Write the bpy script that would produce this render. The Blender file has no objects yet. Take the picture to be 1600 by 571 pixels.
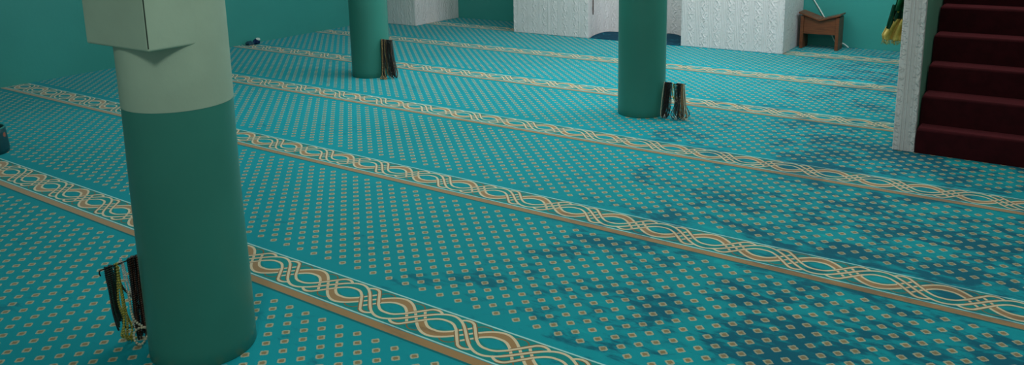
import bpy, bmesh, math, random
from mathutils import Vector, Matrix
random.seed(7)
scene = bpy.context.scene
COL = scene.collection
PI = math.pi

# ------------------------------------------------------------------ helpers
def lin(c):
    c = c / 255.0
    return c / 12.92 if c <= 0.04045 else ((c + 0.055) / 1.055) ** 2.4
def rgb(r, g, b): return (lin(r), lin(g), lin(b), 1.0)

class Nodes:
    """small expression builder for shader node trees"""
    def __init__(self, name):
        self.mat = bpy.data.materials.new(name)
        self.mat.use_nodes = True
        self.t = self.mat.node_tree
        self.t.nodes.clear()
        self.out = self.t.nodes.new('ShaderNodeOutputMaterial')
        self.bsdf = self.t.nodes.new('ShaderNodeBsdfPrincipled')
        self.t.links.new(self.bsdf.outputs[0], self.out.inputs[0])
    def put(self, sock, v):
        if hasattr(v, 'is_linked') or isinstance(v, bpy.types.NodeSocket):
            self.t.links.new(v, sock)
        else:
            sock.default_value = v
    def m(self, op, a, b=None, c=None, clamp=False):
        n = self.t.nodes.new('ShaderNodeMath'); n.operation = op; n.use_clamp = clamp
        self.put(n.inputs[0], a)
        if b is not None: self.put(n.inputs[1], b)
        if c is not None: self.put(n.inputs[2], c)
        return n.outputs[0]
    def add(self, a, b): return self.m('ADD', a, b)
    def sub(self, a, b): return self.m('SUBTRACT', a, b)
    def mul(self, a, b): return self.m('MULTIPLY', a, b)
    def div(self, a, b): return self.m('DIVIDE', a, b)
    def lt(self, a, b): return self.m('LESS_THAN', a, b)
    def gt(self, a, b): return self.m('GREATER_THAN', a, b)
    def abs(self, a): return self.m('ABSOLUTE', a)
    def mx(self, a, b): return self.m('MAXIMUM', a, b)
    def mn(self, a, b): return self.m('MINIMUM', a, b)
    def between(self, a, lo, hi): return self.mul(self.gt(a, lo), self.lt(a, hi))
    def coords(self):
        n = self.t.nodes.new('ShaderNodeTexCoord'); s = self.t.nodes.new('ShaderNodeSeparateXYZ')
        self.t.links.new(n.outputs['Object'], s.inputs[0])
        return n.outputs['Object'], s.outputs[0], s.outputs[1], s.outputs[2]
    def xyz(self, x, y, z):
        n = self.t.nodes.new('ShaderNodeCombineXYZ')
        for i, v in enumerate((x, y, z)): self.put(n.inputs[i], v)
        return n.outputs[0]
    def noise(self, vec, scale, detail=3, rough=.5, dist=0.0):
        n = self.t.nodes.new('ShaderNodeTexNoise')
        self.put(n.inputs['Vector'], vec); n.inputs['Scale'].default_value = scale
        n.inputs['Detail'].default_value = detail; n.inputs['Roughness'].default_value = rough
        n.inputs['Distortion'].default_value = dist
        return n.outputs[0]
    def step(self, v, a, b, lo=0.0, hi=1.0):
        n = self.t.nodes.new('ShaderNodeMapRange'); n.interpolation_type = 'SMOOTHSTEP'
        self.put(n.inputs[0], v)
        for i, x in enumerate((a, b, lo, hi)): self.put(n.inputs[i + 1], x)
        return n.outputs[0]
    def mix(self, f, a, b, blend='MIX'):
        n = self.t.nodes.new('ShaderNodeMix'); n.data_type = 'RGBA'; n.blend_type = blend
        self.put(n.inputs[0], f); self.put(n.inputs[6], a); self.put(n.inputs[7], b)
        return n.outputs[2]
    def curve(self, v, pts):
        n = self.t.nodes.new('ShaderNodeFloatCurve')
        c = n.mapping.curves[0]
        while len(c.points) < len(pts): c.points.new(.5, .5)
        for p, (x, y) in zip(c.points, pts): p.location = (x, y)
        n.mapping.update()
        self.put(n.inputs['Value'], v)
        return n.outputs[0]
    def bump(self, h, strength=.5, dist=.01):
        n = self.t.nodes.new('ShaderNodeBump'); n.inputs['Strength'].default_value = strength
        n.inputs['Distance'].default_value = dist
        self.put(n.inputs['Height'], h); self.t.links.new(n.outputs[0], self.bsdf.inputs['Normal'])
    def base(self, c, rough=.6, spec=.3):
        self.put(self.bsdf.inputs['Base Color'], c)
        self.bsdf.inputs['Roughness'].default_value = rough
        self.bsdf.inputs['Specular IOR Level'].default_value = spec
        return self.mat

def paint(name, c, rough=.6, spec=.3, var=.12, nscale=3.0, bump=.0, bscale=60):
    n = Nodes(name); v, x, y, z = n.coords()
    f = n.step(n.noise(v, nscale, 4), .3, .7)
    dark = tuple(k * (1 - var) for k in c[:3]) + (1,); lite = tuple(min(1, k * (1 + var)) for k in c[:3]) + (1,)
    col = n.mix(f, dark, lite)
    if bump: n.bump(n.noise(v, bscale, 4), bump, .004)
    return n.base(col, rough, spec)

def link(name, bm, mat, parent=None, smooth=False, loc=None):
    bmesh.ops.recalc_face_normals(bm, faces=bm.faces)
    me = bpy.data.meshes.new(name); bm.to_mesh(me); bm.free()
    if mat is not None:
        for mm in (mat if isinstance(mat, (list, tuple)) else [mat]): me.materials.append(mm)
    if smooth:
        for p in me.polygons: p.use_smooth = True
    o = bpy.data.objects.new(name, me); COL.objects.link(o)
    if parent is not None: o.parent = parent
    if loc is not None: o.location = loc
    return o
def tag(o, label, cat, group=None):
    o['label'] = label; o['category'] = cat
    if group: o['group'] = group
    return o
def struct(o): o['kind'] = 'structure'; return o
def empty(name, loc=(0, 0, 0)):
    o = bpy.data.objects.new(name, None); o.location = loc; o.empty_display_size = .1; COL.objects.link(o); return o

def box(bm, x0, x1, y0, y1, z0, z1, bevel=0, seg=2):
    r = bmesh.ops.create_cube(bm, size=1)
    for v in r['verts']:
        v.co = Vector((x0 + (v.co.x + .5) * (x1 - x0), y0 + (v.co.y + .5) * (y1 - y0), z0 + (v.co.z + .5) * (z1 - z0)))
    if bevel:
        es = list({e for v in r['verts'] for e in v.link_edges})
        bmesh.ops.bevel(bm, geom=es, offset=bevel, segments=seg, affect='EDGES', profile=.5)
def lathe(bm, prof, cx=0, cy=0, n=64, cap=True, wob=None):
    rings = []
    for r, z in prof:
        ring = []
        for i in range(n):
            a = 2 * PI * i / n
            rr = r + (wob(a, z) if wob else 0)
            ring.append(bm.verts.new((cx + rr * math.cos(a), cy + rr * math.sin(a), z)))
        rings.append(ring)
    for A, B in zip(rings, rings[1:]):
        for i in range(n): bm.faces.new((A[i], A[(i + 1) % n], B[(i + 1) % n], B[i]))
    if cap: bm.faces.new(rings[0]); bm.faces.new(rings[-1])
def spline(pts, k=8):
    P = [Vector(p) for p in pts]; P = [P[0] * 2 - P[1]] + P + [P[-1] * 2 - P[-2]]
    out = []
    for i in range(1, len(P) - 2):
        a, b, c, d = P[i - 1:i + 3]
        for j in range(k):
            t = j / k
            out.append(.5 * ((2 * b) + (c - a) * t + (2 * a - 5 * b + 4 * c - d) * t * t + (3 * b - a - 3 * c + d) * t ** 3))
    out.append(P[-2]); return out
def tube(bm, pts, r, n=8):
    rings = []
    for i, p in enumerate(pts):
        d = (pts[min(i + 1, len(pts) - 1)] - pts[max(i - 1, 0)]).normalized()
        a = d.cross(Vector((0, 0, 1)))
        if a.length < .05: a = d.cross(Vector((1, 0, 0)))
        a.normalize(); b = d.cross(a)
        rr = r(i / (len(pts) - 1)) if callable(r) else r
        rings.append([bm.verts.new(p + a * rr * math.cos(2 * PI * j / n) + b * rr * math.sin(2 * PI * j / n)) for j in range(n)])
    for A, B in zip(rings, rings[1:]):
        for j in range(n): bm.faces.new((A[j], A[(j + 1) % n], B[(j + 1) % n], B[j]))
    bm.faces.new(rings[0]); bm.faces.new(rings[-1])

# ------------------------------------------------------------------ materials
def carpet_material():
    n = Nodes('prayer_carpet'); v, X, Y, Z = n.coords()
    ROW, Y0, W = 1.2, 2.0742, .234
    q = n.div(n.sub(Y, Y0), ROW)
    k = n.m('FLOOR', q)
    yr = n.mul(n.sub(q, k), ROW)              # 0 at the upper edge of a border, growing away from the viewer
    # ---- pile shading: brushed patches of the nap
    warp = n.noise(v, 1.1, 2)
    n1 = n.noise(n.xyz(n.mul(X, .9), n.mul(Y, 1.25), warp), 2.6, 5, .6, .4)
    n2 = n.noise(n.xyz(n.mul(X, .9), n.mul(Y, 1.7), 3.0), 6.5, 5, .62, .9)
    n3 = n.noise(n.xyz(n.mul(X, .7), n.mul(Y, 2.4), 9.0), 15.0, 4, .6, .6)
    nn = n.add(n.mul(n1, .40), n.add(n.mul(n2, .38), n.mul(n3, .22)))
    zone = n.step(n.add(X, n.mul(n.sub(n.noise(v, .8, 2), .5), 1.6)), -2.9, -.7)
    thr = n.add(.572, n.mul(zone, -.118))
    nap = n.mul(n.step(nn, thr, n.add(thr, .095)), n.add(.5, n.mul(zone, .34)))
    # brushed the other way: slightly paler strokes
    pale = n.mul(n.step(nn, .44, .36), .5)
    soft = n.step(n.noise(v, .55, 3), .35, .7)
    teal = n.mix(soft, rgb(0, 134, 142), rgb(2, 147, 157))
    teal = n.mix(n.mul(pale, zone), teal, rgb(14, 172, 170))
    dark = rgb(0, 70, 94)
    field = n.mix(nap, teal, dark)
    # ---- dots, a diamond lattice between two borders
    a, b = .04425, .0432
    x0 = n.add(n.mul(n.m('COMPARE', k, 0.0, .1), -1.75), n.mul(n.m('COMPARE', k, 1.0, .1), -1.692))
    i = n.div(n.sub(X, x0), a); j = n.div(n.sub(yr, .0818), b)
    s = n.mul(n.add(i, j), .5); r = n.mul(n.sub(i, j), .5)
    ds = n.abs(n.sub(s, n.m('ROUND', s))); dr = n.abs(n.sub(r, n.m('ROUND', r)))
    p4 = n.m('POWER', n.add(n.m('POWER', ds, 5.0), n.m('POWER', dr, 5.0)), .2)
    inrow = n.between(yr, .06, .924)
    jit = n.mul(n.sub(n.noise(v, 190, 1), .5), .10)
    pj = n.add(p4, jit)
    dot = n.mul(n.lt(pj, .225), inrow); core = n.lt(pj, .135)
    dotc = n.mix(core, rgb(164, 166, 138), rgb(134, 114, 74))
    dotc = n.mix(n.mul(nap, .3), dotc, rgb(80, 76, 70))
    col = n.mix(dot, field, dotc)
    # ---- braided border
    t = n.sub(yr, ROW)
    inb = n.gt(t, -W)
    H = .2311
    ph = n.add(-.651, n.add(n.mul(n.m('COMPARE', k, 0.0, .1), -.148), n.mul(n.m('COMPARE', k, 1.0, .1), .093)))
    u = n.div(n.sub(X, ph), H)
    ku = n.m('ROUND', u)
    ul = n.mul(n.sub(u, ku), 231.0)           # -115..115 mm around each knot
    sign = n.sub(1.0, n.mul(n.m('ABSOLUTE', n.m('MODULO', ku, 2.0)), 2.0))
    vv = n.mul(n.mul(n.add(t, .0945), 1000.0), sign)   # mm across, flipped at every second knot
    G = [(-115.5, 37), (-90, 34), (-60, 15), (-28, -19), (5, -57), (20, -72), (36, -78), (54, -76), (72, -66), (115.5, -40)]
    Gn = [((x + 115.5) / 231, (y + 100) / 200) for x, y in G]
    def g(uu): return n.sub(n.mul(n.curve(n.div(n.add(uu, 115.5), 231.0), Gn), 200.0), 100.0)
    nu = n.mul(ul, -1.0)
    gp, gm = g(ul), g(nu)                     # g(u), g(-u)
    dgp = n.mul(n.sub(g(n.add(ul, 2.0)), gp), .5); dgm = n.mul(n.sub(g(n.add(nu, 2.0)), gm), .5)
    def nrm(d): return n.m('SQRT', n.add(1.0, n.mul(d, d)))
    lp, lm = nrm(dgp), nrm(dgm)
    ang = n.mul(ul, PI / 231)
    sn = n.mul(n.m('SINE', ang), 77.0); ls = nrm(n.mul(n.m('COSINE', ang), 1.047))
    qm = n.div(n.abs(n.add(vv, sn)), ls)      # band Q, middle line
    qa = n.add(n.div(n.abs(n.sub(vv, gp)), lp), n.mul(n.gt(ul, 76.0), 99.0))
    qb = n.add(n.div(n.abs(n.add(vv, gm)), lm), n.mul(n.lt(ul, -76.0), 99.0))
    dq = n.mn(qm, n.mn(qa, qb))
    pm = n.div(n.abs(n.sub(vv, sn)), ls)      # band P, gold filled
    da = n.div(n.abs(n.add(vv, gp)), lp); db = n.div(n.abs(n.sub(vv, gm)), lm)
    pa = n.add(da, n.mul(n.gt(ul, 2.0), 99.0)); pb = n.add(db, n.mul(n.lt(ul, -2.0), 99.0))
    dp = n.mn(pm, n.mn(pa, pb))
    fa = n.add(da, n.mul(n.gt(ul, 74.0), 99.0)); fb = n.add(db, n.mul(n.lt(ul, -74.0), 99.0))
    df = n.mn(fa, fb)
    goldR = n.mul(n.mul(n.gt(ul, 0.0), n.mul(n.gt(vv, gm), n.lt(vv, sn))), n.gt(vv, n.mul(gm, -1.0)))
    goldL = n.mul(n.mul(n.lt(ul, 0.0), n.mul(n.gt(vv, sn), n.lt(vv, n.mul(gp, -1.0)))), n.lt(vv, gp))
    gold = n.mx(goldR, goldL)
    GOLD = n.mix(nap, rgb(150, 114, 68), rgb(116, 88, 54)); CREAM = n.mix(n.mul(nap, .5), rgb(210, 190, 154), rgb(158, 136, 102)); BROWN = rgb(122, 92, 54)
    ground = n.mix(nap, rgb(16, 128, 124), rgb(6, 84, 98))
    eye = n.lt(n.add(n.abs(n.div(vv, 30.0)), n.mul(n.abs(n.div(n.sub(n.abs(ul), 115.5), 62.0)), 1.0)), 1.0)
    ground = n.mix(eye, ground, field)
    c = n.mix(n.lt(df, 2.6), ground, BROWN)
    c = n.mix(gold, c, GOLD)
    knot = n.lt(n.abs(ul), 50.0)
    c = n.mix(n.lt(dp, 5.3), c, CREAM)
    c = n.mix(n.mul(n.lt(dq, 9.4), knot), c, BROWN)
    c = n.mix(n.lt(dq, 5.3), c, CREAM)
    inpat = n.between(t, -.187, -.006)
    c = n.mix(inpat, field, c)
    wl = n.mx(n.gt(t, -.0075), n.between(t, -.194, -.187))
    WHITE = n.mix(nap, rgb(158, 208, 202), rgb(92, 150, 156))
    c = n.mix(wl, c, WHITE)
    c = n.mix(n.lt(t, -.1975), c, GOLD)
    col = n.mix(inb, col, c)
    edge = n.between(yr, ROW - W - .010, ROW - W)
    col = n.mix(n.mul(edge, .75), col, rgb(2, 84, 84))
    fib = n.noise(v, 420, 2, .6)
    col = n.mix(.22, col, n.mix(fib, rgb(0, 0, 0), rgb(255, 255, 255)), 'SOFT_LIGHT')
    n.bump(n.add(fib, n.mul(nap, -.6)), .25, .004)
    n.base(col, .85, .12)
    braid = n.mul(inpat, n.mx(gold, n.mx(n.lt(dp, 5.3), n.lt(dq, 5.3))))
    light_yarn = n.mx(n.mul(dot, .6), n.mul(inb, n.mx(braid, n.mx(wl, n.lt(t, -.1975)))))
    n.put(n.bsdf.inputs['Sheen Weight'], n.add(CARPET_SHEEN, n.mul(light_yarn, .3)))
    n.bsdf.inputs['Sheen Roughness'].default_value = .45
    n.put(n.bsdf.inputs['Sheen Tint'], n.mix(light_yarn, (.25, .85, 1, 1), (.95, .92, .86, 1)))
    return n.mat
CARPET_SHEEN = .22

def plaster_material():
    """white moulded wall covering: vertical flutes and a wandering raised vine"""
    n = Nodes('white_moulded_plaster'); v, x, y, z = n.coords()
    h = n.add(x, y)
    f = n.sub(n.div(h, .14), n.m('FLOOR', n.div(h, .14)))
    flute = n.m('SINE', n.mul(h, 2 * PI / .0175))
    band = n.between(f, .08, .46)
    wav = n.add(.73, n.mul(n.m('SINE', n.mul(z, 70.0)), .08))
    vine = n.step(n.abs(n.sub(f, wav)), .09, .02)
    leaf = n.step(n.noise(n.xyz(n.mul(h, 1.0), 0.0, n.mul(z, .8)), 52, 3, .6), .5, .64)
    hgt = n.add(n.mul(n.mul(flute, band), .35), n.add(n.mul(vine, .75), n.mul(n.mul(leaf, n.sub(1.0, band)), .9)))
    rib = n.step(n.abs(n.sub(f, .52)), .035, .01)
    hgt = n.add(hgt, n.mul(rib, .7))
    n.bump(hgt, .62, .008)
    c = n.mix(n.step(n.noise(v, 9, 4), .3, .75), rgb(218, 212, 209), rgb(224, 217, 215))
    c = n.mix(n.mul(leaf, .12), c, rgb(150, 156, 150))
    return n.base(c, .5, .35)

def two_tone(name, low, high, zsplit):
    n = Nodes(name); v, x, y, z = n.coords()
    f = n.gt(n.add(z, n.mul(n.sub(n.noise(v, 9, 2), .5), .012)), zsplit)
    c = n.mix(f, low, high)
    c = n.mix(n.step(n.noise(v, 1.3, 4), .3, .8), c, n.mix(.12, c, rgb(0, 30, 30)))
    n.bump(n.noise(v, 38, 5), .15, .006)
    return n.base(c, .42, .4)

TEAL = rgb(54, 126, 111)
PALE = rgb(160, 182, 160)
M_carpet = carpet_material()
M_plaster = plaster_material()
M_wall = two_tone('teal_wall_paint', rgb(58, 150, 140), rgb(175, 200, 180), 1.25)
M_teal = paint('teal_column_gloss', TEAL, .34, .45, .06, 2.5, .18, 26)
M_tealwall = paint('teal_side_wall_paint', rgb(104, 156, 134), .5, .4, .08, 2.5, .1, 30)
M_pale = paint('pale_green_column_paint', PALE, .55, .3, .06, 5, .25, 34)
M_seam = paint('dark_crack', rgb(44, 56, 48), .9, .1)
M_ceil = paint('ceiling_white', rgb(225, 228, 220), .8, .1, .03)

def stair_carpet():
    n = Nodes('dark_red_stair_carpet'); v, x, y, z = n.coords()
    f = n.step(n.noise(v, 14, 5, .65), .3, .75)
    c = n.mix(f, rgb(44, 16, 19), rgb(56, 19, 23))
    fib = n.noise(v, 500, 2)
    c = n.mix(.3, c, n.mix(fib, rgb(0, 0, 0), rgb(255, 255, 255)), 'SOFT_LIGHT')
    n.bump(fib, .3, .004)
    n.base(c, .95, .03)
    n.bsdf.inputs['Sheen Weight'].default_value = .3
    n.bsdf.inputs['Sheen Tint'].default_value = (1, .22, .27, 1)
    return n.mat
M_red = stair_carpet()

def wood():
    n = Nodes('brown_varnished_wood'); v, x, y, z = n.coords()
    w = n.noise(n.xyz(n.mul(x, 2.0), n.mul(y, 2.0), n.mul(z, 26.0)), 3.5, 5, .6, .6)
    c = n.mix(n.step(w, .3, .7), rgb(94, 52, 30), rgb(122, 70, 40))
    n.bump(w, .1, .002)
    return n.base(c, .38, .4)
M_wood = wood()
M_white = paint('white_cable_plastic', rgb(214, 222, 212), .4, .4, .03)
M_wire = paint('black_wire', rgb(20, 24, 22), .4, .5, .05)

def bead_mat(name, c, rough=.3): return paint(name, c, rough, .5, .25, 90)
B = dict(black=bead_mat('black_beads', rgb(22, 18, 18)), brown=bead_mat('brown_beads', rgb(74, 46, 30)),
         tan=bead_mat('tan_beads', rgb(150, 116, 74)), cream=bead_mat('cream_beads', rgb(196, 188, 160)),
         white=bead_mat('white_beads', rgb(214, 212, 204)), yellow=bead_mat('olive_yellow_beads', rgb(164, 156, 66)),
         green=bead_mat('dark_green_beads', rgb(14, 58, 46)), teal=bead_mat('teal_beads', rgb(16, 120, 112)),
         grey=bead_mat('grey_beads', rgb(110, 110, 108)))

# ------------------------------------------------------------------ room shell
XL, YB, XR, YF, HC = -7.525, 8.53, 3.6, -2.6, 3.1
bm = bmesh.new(); box(bm, XL - .1, XR, YF, YB + .1, -.12, 0)
struct(link('floor', bm, M_carpet))
bm = bmesh.new(); box(bm, XL - .12, XL, YF, YB + .12, 0, HC); struct(link('wall_left', bm, M_wall))
bm = bmesh.new(); box(bm, XL, XR, YB, YB + .12, 0, HC); struct(link('wall_back', bm, M_wall))
bm = bmesh.new(); box(bm, XL - .12, XR, YF, YB + .12, HC, HC + .1); struct(link('ceiling', bm, M_ceil))

# white moulded projections of the back wall
def pier(name, x0, x1, y0):
    bm = bmesh.new(); box(bm, x0, x1, y0, YB - .001, 0, HC - .01, .006, 2)
    return struct(link(name, bm, M_plaster))
pier('wall_pier_left', XL + .002, -6.735, 7.63)
pier('wall_pier_middle', -5.325, -4.305, 7.80)
pier('wall_pier_right', -3.205, -2.142, 7.825)
# curved white niche between the two piers
bm = bmesh.new()
arc = [(-4.304, 7.98)]
for i in range(25):
    a = PI - PI * i / 24
    arc.append((-3.755 + .549 * math.cos(a), 7.98 + .44 * math.sin(a)))
arc.append((-3.206, 7.98))
out = [(-3.206, 8.525), (-4.304, 8.525)]
loop = arc + out
lo = [bm.verts.new((x, y, 0)) for x, y in loop]; hi = [bm.verts.new((x, y, HC - .01)) for x, y in loop]
for i in range(len(loop)):
    j = (i + 1) % len(loop)
    if (Vector(loop[i]) - Vector(loop[j])).length > 1e-5: bm.faces.new((lo[i], lo[j], hi[j], hi[i]))
bmesh.ops.remove_doubles(bm, verts=bm.verts, dist=1e-5)
struct(link('wall_niche', bm, M_plaster))

# ------------------------------------------------------------------ columns
def column(cx, cy, r, label, wob=None):
    root = empty('column', (cx, cy, 0)); tag(root, label, 'column', 'round painted columns')
    zs = [0, .004] + [.06 * i for i in range(1, 14)] + [.868]
    bm = bmesh.new(); lathe(bm, [(r - .003, 0)] + [(r, z) for z in zs[1:]], n=80, wob=wob)
    link('lower_shaft', bm, M_teal, root, True)
    bm = bmesh.new(); lathe(bm, [(r + .0008, .868 + .1 * i) for i in range(22)] + [(r + .0008, HC)], n=80, wob=wob)
    link('upper_shaft', bm, M_pale, root, True)
    for ch in root.children:
        e = ch.modifiers.new('edges', 'EDGE_SPLIT'); e.split_angle = math.radians(50)
    return root
wob = lambda a, z: .0022 * math.sin(2 * a + 3 * z) + .0016 * math.sin(7 * z + a)
c1 = column(-2.303, 1.441, .171, 'nearest round column, teal below and pale green above, with a square block on it', wob)
bm = bmesh.new(); box(bm, -.166, .1714, -.183, .0, 1.068, HC, .007, 3)
blk = link('square_block', bm, M_pale, c1)
bm = bmesh.new(); box(bm, .1685, .1706, -.1822, -.1795, 1.078, 2.6)
link('edge_crack', bm, M_seam, blk)
column(-5.044, 5.086, .171, 'round teal column farthest left at the back, dark bead strings hanging at its right foot')
column(-2.366, 5.078, .168, 'round teal column in the centre, two bunches of black beads at its right foot')

# ------------------------------------------------------------------ pulpit stairs
PX, SX = -.587, .33
pul = empty('pulpit_staircase', (PX, 5.03, 0))
tag(pul, 'dark red carpeted pulpit staircase climbing beside a white moulded post', 'staircase')
def P(o):  # keep world placement under the empty
    o.location = (-PX, -5.03, 0); return o
Yk = [5.03, 5.152, 5.325, 5.485, 5.655]; Zk = [.152, .322, .480, .642, .802]
while len(Yk) < 9: Yk.append(Yk[-1] + .165); Zk.append(Zk[-1] + .16)
for i in range(9):
    y1 = Yk[i + 1] if i < 8 else YB - .004
    bm = bmesh.new()
    box(bm, PX + .004 + .006 * random.random(), SX - .002, Yk[i], y1 + (.0 if i == 8 else .0), 0, Zk[i])
    es = [e for e in bm.edges if all(abs(w.co.z - Zk[i]) < 1e-5 for w in e.verts) and (all(abs(w.co.y - Yk[i]) < 1e-5 for w in e.verts) or all(w.co.x < 0 for w in e.verts))]
    bmesh.ops.bevel(bm, geom=es, offset=.016, segments=4, affect='EDGES', profile=.5)
    o = P(link('step', bm, M_red, pul, False))
    for p in o.data.polygons: p.use_smooth = len(p.vertices) == 4 and p.area < .02
# side walls, with a raking top hidden above the picture
for x0, x1, yy in ((PX - .116, PX, 5.075), (SX, SX + .116, 5.075)):
    bm = bmesh.new(); box(bm, x0, x1, yy, YB - .004, 0, 2.1)
    P(link('side_wall', bm, M_tealwall, pul))
    bm = bmesh.new(); box(bm, x0 - .001, x1 + .001, 5.028, yy, 0, 2.3, .004, 2)
    box(bm, x0 + .016, x0 + .040, 5.022, 5.03, .003, 2.29, .004, 2)
    box(bm, x0 + .052, x0 + .060, 5.024, 5.03, .003, 2.29, .002, 1)
    P(link('front_post', bm, M_plaster, pul))

# ------------------------------------------------------------------ V-top wooden book stand by the back wall
st = empty('book_stand', (-1.91, 8.39, 0))
tag(st, 'low brown wooden book stand with V-shaped top by the teal back wall', 'book stand')
def S(o): o.location = (1.91, -8.39, 0); return o
xa, xb, y0, y1 = -2.10, -1.725, 8.268, 8.47
for x0, x1 in ((xa, xa + .032), (xb - .032, xb)):
    bm = bmesh.new(); box(bm, x0, x1, y0, y1, 0, .336, .003, 2); S(link('leg', bm, M_wood, st))
for yy in (y0 + .012, y1 - .03):
    bm = bmesh.new()
    pts = [(xa + .033, .155), (xb - .033, .155), (xb - .033, .332), (-1.913, .284), (xa + .033, .332)]
    A = [bm.verts.new((x, yy, z)) for x, z in pts]; Bv = [bm.verts.new((x, yy + .018, z)) for x, z in pts]
    bm.faces.new(A); bm.faces.new(Bv)
    for i in range(5): bm.faces.new((A[i], A[(i + 1) % 5], Bv[(i + 1) % 5], Bv[i]))
    S(link('apron_board', bm, M_wood, st))
for (xs, zs, xe, ze) in ((xa - .018, .362, -1.913, .290), (-1.913, .290, xb + .012, .352)):
    bm = bmesh.new()
    pts = [(xs, zs), (xe, ze), (xe, ze + .015), (xs, zs + .014)]
    A = [bm.verts.new((x, y0 - .014, z)) for x, z in pts]; Bv = [bm.verts.new((x, y1 + .012, z)) for x, z in pts]
    bm.faces.new(A); bm.faces.new(Bv)
    for i in range(4): bm.faces.new((A[i], A[(i + 1) % 4], Bv[(i + 1) % 4], Bv[i]))
    bmesh.ops.bevel(bm, geom=list(bm.edges), offset=.002, segments=2, affect='EDGES')
    S(link('top_board', bm, M_wood, st))

# white cable down the wall, behind the stand and out at the floor
bm = bmesh.new()
tube(bm, spline([(-2.32, 8.522, .93), (-2.18, 8.522, .69), (-2.04, 8.522, .475), (-1.925, 8.522, .295), (-1.86, 8.52, .16), (-1.80, 8.51, .05), (-1.735, 8.505, .045), (-1.70, 8.50, .030), (-1.665, 8.49, .006)], 8), .0065, 8)
tag(link('white_cable', bm, M_white, None, True), 'thin white cable running down the teal wall behind the wooden book stand', 'cable')

# ------------------------------------------------------------------ flag on the pulpit side wall
def cloth(name, rows, mat, parent, yoff=0, nfold=3.0, amp=.02, nx=28):
    """rows: (z_left, z_right, x_left, x_right, y)"""
    bm = bmesh.new(); grid = []
    R = []
    for a, b in zip(rows, rows[1:]):
        for j in range(6):
            t = j / 6; R.append([p + (q - p) * t for p, q in zip(a, b)])
    R.append(rows[-1])
    for k, (zl, zr, xl, xr, y) in enumerate(R):
        row = []
        for i in range(nx + 1):
            s = i / nx
            yy = y + yoff + amp * math.sin(s * nfold * 2 * PI + k * .05) + .006 * math.sin(s * 9 + k * .3)
            row.append(bm.verts.new((xl + (xr - xl) * s, yy, zl + (zr - zl) * s)))
        grid.append(row)
    for a, b in zip(grid, grid[1:]):
        for i in range(nx): bm.faces.new((a[i], a[i + 1], b[i + 1], b[i]))
    o = link(name, bm, mat, parent, True)
    m = o.modifiers.new('thick', 'SOLIDIFY'); m.thickness = .004
    return o
def flag_mat(name, c1, c2, sc, thr):
    n = Nodes(name); v, x, y, z = n.coords()
    c = n.mix(n.step(n.noise(v, sc, 4, .6, .7), thr, thr + .06), c1, c2)
    n.bump(n.noise(v, 240, 2), .2, .002)
    return n.base(c, .8, .15)
M_fgreen = flag_mat('green_flag_cloth', rgb(10, 74, 44), rgb(16, 96, 60), 12, .5)
M_fdark = flag_mat('dark_green_patterned_cloth', rgb(8, 56, 38), rgb(150, 136, 40), 30, .60)
M_fyel = flag_mat('yellow_flag_cloth', rgb(196, 164, 84), rgb(216, 188, 108), 16, .5)
fl = empty('hanging_flag', (-.80, 5.74, .55))
tag(fl, 'green cloth with a yellow fringed hem hanging beside the white pulpit post', 'flag')
def F(o): o.location = (.80, -5.74, -.55); return o
F(cloth('green_cloth', [(1.55, 1.55, -.760, -.708, 5.74), (1.15, 1.15, -.800, -.712, 5.74), (.815, .81, -.850, -.735, 5.74), (.745, .742, -.862, -.745, 5.74)], M_fgreen, fl))
F(cloth('patterned_band', [(.748, .745, -.862, -.745, 5.738), (.71, .69, -.866, -.752, 5.736), (.672, .655, -.866, -.760, 5.734)], M_fdark, fl))
F(cloth('green_fold', [(.79, .79, -.868, -.848, 5.72), (.70, .70, -.886, -.856, 5.715), (.632, .612, -.894, -.866, 5.71)], M_fdark, fl, nfold=1, amp=.008, nx=12))
hem = F(cloth('yellow_hem', [(.698, .690, -.858, -.752, 5.728), (.640, .630, -.900, -.755, 5.725), (.585, .58, -.922, -.762, 5.722), (.555, .548, -.916, -.766, 5.722)], M_fyel, fl))
bm = bmesh.new()
for i in range(46):
    s = i / 45; x = -.915 + .148 * s; y = 5.722 + .02 * math.sin(s * 6 * PI)
    tube(bm, [Vector((x, y, .556 - .005 * s)), Vector((x + random.uniform(-.004, .004), y, .540 - .005 * s)), Vector((x + random.uniform(-.006, .006), y + .003, .524 + random.uniform(-.006, .006)))], .0016, 5)
link('fringe', bm, M_fyel, hem, True)
# small hook on the side wall that the flag is gathered on
bm = bmesh.new(); tube(bm, spline([(-.7032, 5.74, 1.53), (-.73, 5.74, 1.53), (-.765, 5.74, 1.545), (-.775, 5.74, 1.57)], 5), .005, 8)
F(link('hook', bm, M_wire, fl, True))

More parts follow.
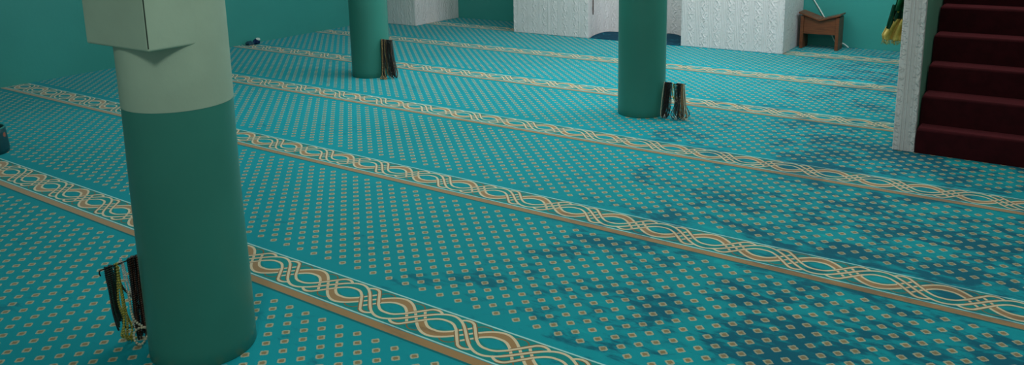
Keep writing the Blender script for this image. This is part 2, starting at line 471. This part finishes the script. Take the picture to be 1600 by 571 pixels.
# ------------------------------------------------------------------ bead strings
def bead_string(name, pts, r, mat, label, group, bead_step=1.0, tassel=None, tmat=None):
    P_ = spline(pts, 10)
    bm = bmesh.new()
    acc = 0; last = P_[0]; step = 2 * r * 1.04 * bead_step
    pos = [P_[0]]
    for p in P_[1:]:
        seg = (p - last).length
        while acc + seg >= step and seg > 1e-9:
            f = (step - acc) / seg; last = last.lerp(p, f); pos.append(last.copy()); seg = (p - last).length; acc = 0
        acc += seg; last = p
    for c in pos:
        if c.z < r: c.z = r
        mtx = Matrix.Translation(c)
        bmesh.ops.create_uvsphere(bm, u_segments=7, v_segments=5, radius=r, matrix=mtx)
    tube(bm, P_, r * .28, 4)
    o = link(name, bm, mat, None, True)
    tag(o, label, 'prayer beads', group)
    if tassel is not None:
        bm = bmesh.new(); a = Vector(tassel)
        for i in range(9):
            d = Vector((random.uniform(-1, 1), random.uniform(-1, 1), 0)) * .012
            tube(bm, [a, a + d * .5 + Vector((0, 0, -.012)), Vector((a.x + d.x, a.y + d.y, max(.002, a.z - .030)))], .0012, 5)
        link('tassel', bm, tmat or mat, o, True)
    return o
def hang(top, ax, half, zb, lean=(0, 0), flare=0.0, wig=.004):
    """a loop folded over a bar at `top`; ax = unit vector along the bar; flare spreads the foot"""
    t = Vector(top); a = Vector(ax); n_ = Vector((-a.y, a.x, 0)); L = Vector((lean[0], lean[1], 0))
    w = lambda: (a * random.uniform(-wig, wig) + n_ * random.uniform(-wig, wig))
    d = t.z - zb
    def at(f, side): return t + L * f ** 1.5 + n_ * (.008 * side) + a * (half * side * (.25 + .75 * f) + flare * side * max(0, f - .6) * 2.5) + Vector((0, 0, -d * f))
    pts = [t + n_ * -.004 + Vector((0, 0, .005)), at(.12, -1), at(.35, -1) + w(), at(.65, -1) + w(), at(.88, -1) + w()]
    pts += [t + L + Vector((0, 0, -d)) + w()]
    pts += [at(.88, 1) + w(), at(.65, 1) + w(), at(.35, 1) + w(), at(.12, 1), t + n_ * .004 + Vector((0, 0, .005))]
    return pts

def hook(name, pts, label):
    bm = bmesh.new(); tube(bm, spline(pts, 8), .0024, 8)
    return tag(link(name, bm, M_wire, None, True), label, 'hook')

# --- nearest column: arm running towards the viewer on the column's left side
bx, bz = -2.497, .312
hook('bead_hook', [(-2.468, 1.415, bz + .004), (-2.490, 1.385, bz + .003), (bx, 1.34, bz), (bx, 1.27, bz), (bx, 1.232, bz + .001), (bx - .004, 1.222, bz - .002), (bx - .006, 1.221, bz - .012), (bx - .006, 1.224, bz - .020)],
     'black wire arm with hooked end on the left side of the nearest column')
AY = (0, 1, 0); g1 = 'bead strings hanging left of the nearest column'
for i, (y, c) in enumerate(((1.240, 'black'), (1.2435, 'green'), (1.247, 'black'), (1.2505, 'black'), (1.254, 'green'), (1.258, 'black'))):
    bead_string('prayer_beads', hang((bx, y, bz), AY, .004, .05 + .010 * i, (-.060, .045), 0, .002), .0036, B[c],
                ('black' if c == 'black' else 'dark green') + ' bead string in the thin outer bunch left of the nearest column', g1)
bead_string('prayer_beads', hang((bx, 1.276, bz), AY, .010, .012, (-.04, .035), .012), .0048, B['yellow'], 'olive yellow bead string hanging left of the nearest column, tail curled on carpet', g1, tassel=(-2.535, 1.318, .032))
bead_string('prayer_beads', [(bx - .004, 1.272, bz), (bx - .01, 1.278, .24), (bx - .015, 1.276, .17), (bx - .03, 1.295, .09), (bx - .05, 1.29, .03), (bx - .06, 1.318, .007), (bx - .035, 1.33, .007), (bx - .04, 1.305, .02), (bx - .02, 1.30, .1), (bx, 1.283, .2), (bx + .003, 1.279, bz)], .0048, B['yellow'], 'olive yellow bead string lying partly coiled at the foot of the nearest column', g1)
bead_string('prayer_beads', [(bx - .006, 1.290, bz - .006), (bx - .004, 1.296, bz + .014), (bx - .006, 1.30, .26), (bx - .012, 1.312, .16), (bx - .022, 1.322, .08), (bx - .03, 1.332, .03), (bx - .02, 1.336, .07), (bx - .004, 1.318, .18), (bx + .002, 1.302, .28), (bx + .002, 1.298, bz)], .0036, B['white'], 'white bead string hanging loosely left of the nearest column', g1)
bead_string('prayer_beads', [(bx, 1.268, bz), (bx - .015, 1.295, .22), (bx - .02, 1.325, .17), (bx - .01, 1.345, .11), (bx - .02, 1.35, .06), (bx - .05, 1.312, .05), (bx - .055, 1.30, .09), (bx - .05, 1.295, .15), (bx - .01, 1.272, .25), (bx + .004, 1.268, bz)], .0044, B['green'], 'dark green bead string crossing slantwise left of the nearest column', g1)
for i in range(15):
    y = 1.318 + .0032 * i; c = ('black', 'brown', 'black', 'black', 'brown', 'black', 'grey', 'black', 'brown', 'black', 'black', 'brown', 'black', 'black', 'brown')[i]
    if c == 'grey':
        bead_string('prayer_beads', hang((bx - .010, y, bz), AY, .010, .05, (-.03, .012)), .0034, B['grey'], 'grey bead string in front of the dark bunch by the nearest column', g1)
    else:
        bead_string('prayer_beads', hang((bx + random.uniform(-.006, .006), y, bz), AY, .007, .010 + .012 * (i % 4), (-.010, .008), 0, .003), .0038, B[c],
                    c + ' bead string in the thick dark bunch touching the nearest column', g1)
ring = [(bx + .026 + .006 * math.sin(2 * a), 1.318 + .026 * math.cos(a), .040 + .030 * math.sin(a)) for a in [2 * PI * k / 14 + 1.2 for k in range(15)]]
bead_string('prayer_beads', [(bx, 1.306, .2), (bx + .016, 1.302, .11)] + [(x, y, z) for x, y, z in ring], .0046, B['cream'], 'cream bead string ending in a round loop at the foot of the nearest column', g1)

# --- back left column
AX = (1, 0, 0); g2 = 'bead strings hanging right of the back left column'
hook('bead_hook', [(-4.880, 5.06, .342), (-4.85, 5.055, .342), (-4.80, 5.055, .340), (-4.748, 5.055, .340), (-4.738, 5.055, .352)], 'black wire arm on the right side of the back left column')
cc = ['black', 'tan', 'black', 'brown', 'black', 'brown', 'tan', 'black', 'brown', 'black', 'black', 'brown', 'black', 'brown', 'black', 'black', 'brown']
for i, c in enumerate(cc):
    x = -4.868 + .0073 * i
    bead_string('prayer_beads', hang((x, 5.055 + .006 * (i % 2), .338), AX, .008, .008 + .012 * (i % 3), (.02 + .0014 * i, -.03 if i < 5 else .0), .003, .004), .0052, B[c],
                c + ' bead string in the dense bunch right of the back left column', g2)
bead_string('prayer_beads', [(-4.858, 5.045, .338), (-4.85, 5.035, .20), (-4.84, 5.02, .10), (-4.835, 5.005, .03), (-4.84, 4.985, .008), (-4.80, 4.985, .008), (-4.785, 5.01, .010), (-4.81, 5.02, .02), (-4.835, 5.03, .12), (-4.847, 5.04, .25), (-4.852, 5.05, .338)], .0062, B['tan'], 'tan bead string with its tail on the carpet right of the back left column', g2, tassel=(-4.80, 4.985, .032))

# --- centre column
g3 = 'bead strings hanging right of the centre column'
hook('bead_hook', [(-2.206, 5.075, .242), (-2.17, 5.07, .242), (-2.11, 5.07, .240), (-2.045, 5.07, .240), (-2.035, 5.07, .252)], 'black wire arm on the right side of the centre column')
for i, c in enumerate(['cream', 'black', 'black', 'black', 'brown', 'black', 'black', 'black', 'brown', 'black', 'black', 'black']):
    x = -2.186 + .0042 * i
    bead_string('prayer_beads', hang((x, 5.07 + .005 * (i % 3 - 1), .240), AX, .005, .005 + .008 * (i % 3), (.004, -.055), .014 if i == 1 else random.uniform(.001, .006), .003), .0044, B[c],
                c + ' bead string in the left bunch beside the centre column', g3, tassel=((x + .006, 5.005, .032) if i == 6 else None), tmat=B['white'])
for i, c in enumerate(['black', 'black', 'brown', 'black', 'black', 'brown', 'black', 'brown', 'brown', 'tan', 'tan', 'black', 'cream']):
    x = -2.094 + .0044 * i
    bead_string('prayer_beads', hang((x, 5.07 + .005 * (i % 3 - 1), .240), AX, .005, .005 + .008 * (i % 3), (.006 + .003 * i, -.05), (.030 if i == 11 else random.uniform(.006, .026)), .003), .0044, B[c],
                c + ' bead string in the right flared bunch beside the centre column', g3, tassel=((x + .01, 5.0, .032) if i == 3 else None), tmat=B['white'])
bead_string('prayer_beads', [(-2.122, 5.07, .238), (-2.128, 5.075, .17), (-2.12, 5.08, .13), (-2.112, 5.075, .17), (-2.116, 5.07, .238)], .0058, B['yellow'], 'short olive yellow bead string between the two bunches by the centre column', g3)
bead_string('prayer_beads', [(-2.116, 5.066, .238), (-2.110, 5.07, .16), (-2.103, 5.06, .08), (-2.098, 5.06, .02), (-2.104, 5.066, .10), (-2.108, 5.07, .238)], .0036, B['teal'], 'thin teal bead string between the two bunches by the centre column', g3)

# dark string hanging on the niche side of the middle white pier
bm = bmesh.new()
tube(bm, [Vector((-4.3055, 7.905, .84)), Vector((-4.296, 7.905, .838)), Vector((-4.289, 7.905, .845))], .003, 6)
pin = link('pin', bm, M_wire, None, True)
pts = [(-4.296, 7.905, .836), (-4.297, 7.908, .7), (-4.298, 7.903, .5), (-4.298, 7.907, .34), (-4.298, 7.905, .262), (-4.296, 7.901, .34), (-4.296, 7.907, .5), (-4.295, 7.904, .7), (-4.294, 7.906, .836)]
o = bead_string('prayer_beads', pts, .0055, B['brown'], 'dark bead string hanging on the white pier left of the centre column', None)
pin.parent = o

# ------------------------------------------------------------------ dark pot at the left edge
def pot_mat():
    n = Nodes('dark_teal_spotted_pot'); v, x, y, z = n.coords()
    a = n.m('ARCTAN2', y, x)
    uu = n.div(a, 2 * PI / 9); k = n.m('ROUND', uu)
    row = n.m('MODULO', n.abs(k), 2.0)
    du = n.mul(n.sub(uu, k), .075); dz = n.sub(z, n.add(.085, n.mul(row, .033)))
    d = n.m('SQRT', n.add(n.mul(du, du), n.mul(dz, dz)))
    c = n.mix(n.lt(n.add(d, n.mul(n.sub(n.noise(v, 60, 2), .5), .012)), .015), rgb(8, 66, 74), rgb(150, 84, 66))
    c = n.mix(n.step(n.noise(v, 8, 3), .4, .7), c, n.mix(.4, c, rgb(4, 30, 38)))
    return n.base(c, .4, .4)
pot = empty('pot', (-5.455, 2.085, 0))
tag(pot, 'dark teal pot with reddish spots standing on the carpet at the left edge', 'pot')
bm = bmesh.new()
lathe(bm, [(.106, 0), (.114, .006), (.116, .03), (.113, .08), (.109, .13), (.106, .158), (.104, .160), (.098, .158), (.099, .13), (.100, .05), (.09, .02)], n=48)
link('body', bm, pot_mat(), pot, True)
bm = bmesh.new()
for i in range(1):
    ring = []
    for k in range(49):
        a = 2 * PI * k / 48; ring.append(Vector((.102 * math.cos(a), .102 * math.sin(a), .162)))
    tube(bm, ring, .006, 8)
link('rim', bm, paint('teal_rim', rgb(40, 120, 116), .4, .4), pot, True)

# ------------------------------------------------------------------ small bundle at the left wall
def lump(bm, c, r, seed, sq=.7):
    rr = random.Random(seed)
    res = bmesh.ops.create_icosphere(bm, subdivisions=3, radius=1, matrix=Matrix.Identity(4))
    ph = [rr.uniform(0, 6) for _ in range(6)]
    for v in res['verts']:
        d = v.co.normalized()
        k = 1 + .14 * math.sin(5 * d.x + ph[0]) + .11 * math.sin(7 * d.y + ph[1]) + .08 * math.sin(9 * d.z + ph[2])
        v.co = Vector((c[0] + d.x * r[0] * k, c[1] + d.y * r[1] * k, max(.001, c[2] + d.z * r[2] * k)))
bd = empty('cloth_bundle', (-7.44, 5.66, 0))
tag(bd, 'small crumpled navy and white bundle on the carpet against the left wall', 'bundle')
M_navy = flag_mat('navy_cloth', rgb(16, 40, 74), rgb(24, 58, 88), 30, .5)
M_slate = flag_mat('slate_cloth', rgb(34, 66, 84), rgb(48, 84, 98), 30, .5)
bm = bmesh.new(); lump(bm, (.015, .025, .025), (.035, .045, .035), 3); link('navy_cloth', bm, M_navy, bd, True)
bm = bmesh.new(); lump(bm, (.0, -.055, .018), (.035, .05, .026), 5); link('slate_cloth', bm, M_slate, bd, True)
bm = bmesh.new(); lump(bm, (.018, .045, .052), (.025, .028, .018), 9); link('white_cloth', bm, M_white, bd, True)

# loose carpet edge inside the niche, its shade put into a dark blue colour
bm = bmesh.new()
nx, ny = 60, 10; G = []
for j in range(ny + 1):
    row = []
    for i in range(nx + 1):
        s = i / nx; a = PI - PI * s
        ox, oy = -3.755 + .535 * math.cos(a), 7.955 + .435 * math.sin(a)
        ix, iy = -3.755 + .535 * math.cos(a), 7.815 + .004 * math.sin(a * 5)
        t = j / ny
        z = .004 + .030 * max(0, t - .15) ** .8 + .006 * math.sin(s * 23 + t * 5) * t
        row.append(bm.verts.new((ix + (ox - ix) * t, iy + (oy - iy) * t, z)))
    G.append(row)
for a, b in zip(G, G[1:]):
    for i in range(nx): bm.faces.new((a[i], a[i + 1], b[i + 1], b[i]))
o = link('niche_loose_carpet', bm, flag_mat('shade_tinted_carpet', rgb(8, 58, 76), rgb(20, 84, 98), 14, .55), None, True)
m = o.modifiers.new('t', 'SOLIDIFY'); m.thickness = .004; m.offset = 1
tag(o, 'loose carpet, coloured dark for shade, bunched up inside the white niche behind the centre column', 'rug')

# ------------------------------------------------------------------ light
def area(name, loc, size, power, color, target=None, sy=None):
    l = bpy.data.lights.new(name, 'AREA'); l.energy = power; l.color = color[:3]
    l.shape = 'RECTANGLE' if sy else 'SQUARE'; l.size = size
    if sy: l.size_y = sy
    o = bpy.data.objects.new(name, l); o.location = loc; COL.objects.link(o)
    d = (Vector(target) - Vector(loc)) if target else Vector((0, 0, -1))
    o.rotation_euler = d.to_track_quat('-Z', 'Y').to_euler()
    return o
area('ceiling_lamp_middle', (-3.8, 5.0, 3.0), 3.0, 73, (.88, .98, 1), None, 2.2)
area('ceiling_lamp_back', (-2.7, 6.8, 3.0), 3.0, 44, (.95, .98, 1), None, 1.4)
area('ceiling_lamp_front', (-.3, -.35, 2.95),   .45, 26, (.97, 1, .93), (-2.3, 1.44, .9), .45)
area('aisle_fill_light', (-.9, 2.6, 3.0), 1.6, 25, (.97, 1, .95), None, 1.2)  # added fill to even out the centre column and post, no fitting there
area('stair_fill_light', (-.13, 6.0, 3.0), .8, 20, (1, .95, .92), None, .8)  # added light that lifts the treads and inner side wall, no fitting there
area('daylight_right', (-.9, 6.6, 2.5), 1.0, 40, (.78, .84, 1), (-7, 7.6, .3), 1.0)
w = bpy.data.worlds.new('world'); scene.world = w; w.use_nodes = True
bg = w.node_tree.nodes['Background']; bg.inputs[0].default_value = (.80, .95, .95, 1); bg.inputs[1].default_value = .25

# ------------------------------------------------------------------ camera
f, cyp, pitch, roll, yaw = 1236.559, 113.0, .2036298, -.0183977, .6021255
fw = Vector((-math.sin(yaw) * math.cos(pitch), math.cos(yaw) * math.cos(pitch), -math.sin(pitch)))
rt = Vector((math.cos(yaw), math.sin(yaw), 0)); up = rt.cross(fw)
r2 = rt * math.cos(roll) + up * math.sin(roll); u2 = r2.cross(fw)
cam = bpy.data.cameras.new('camera'); co = bpy.data.objects.new('camera', cam); COL.objects.link(co)
Mx = Matrix((r2, u2, -fw)).transposed().to_4x4(); Mx.translation = Vector((0, 0, 1.4545)); co.matrix_world = Mx
cam.sensor_fit = 'HORIZONTAL'; cam.sensor_width = 36; cam.lens = f * 36 / 1600
cam.shift_y = -(285.5 - cyp) / 1600
cam.clip_start = .05
scene.camera = co
scene.view_settings.view_transform = 'Standard'
scene.view_settings.look = 'None'
scene.view_settings.exposure = 0
scene.cycles.max_bounces = 8
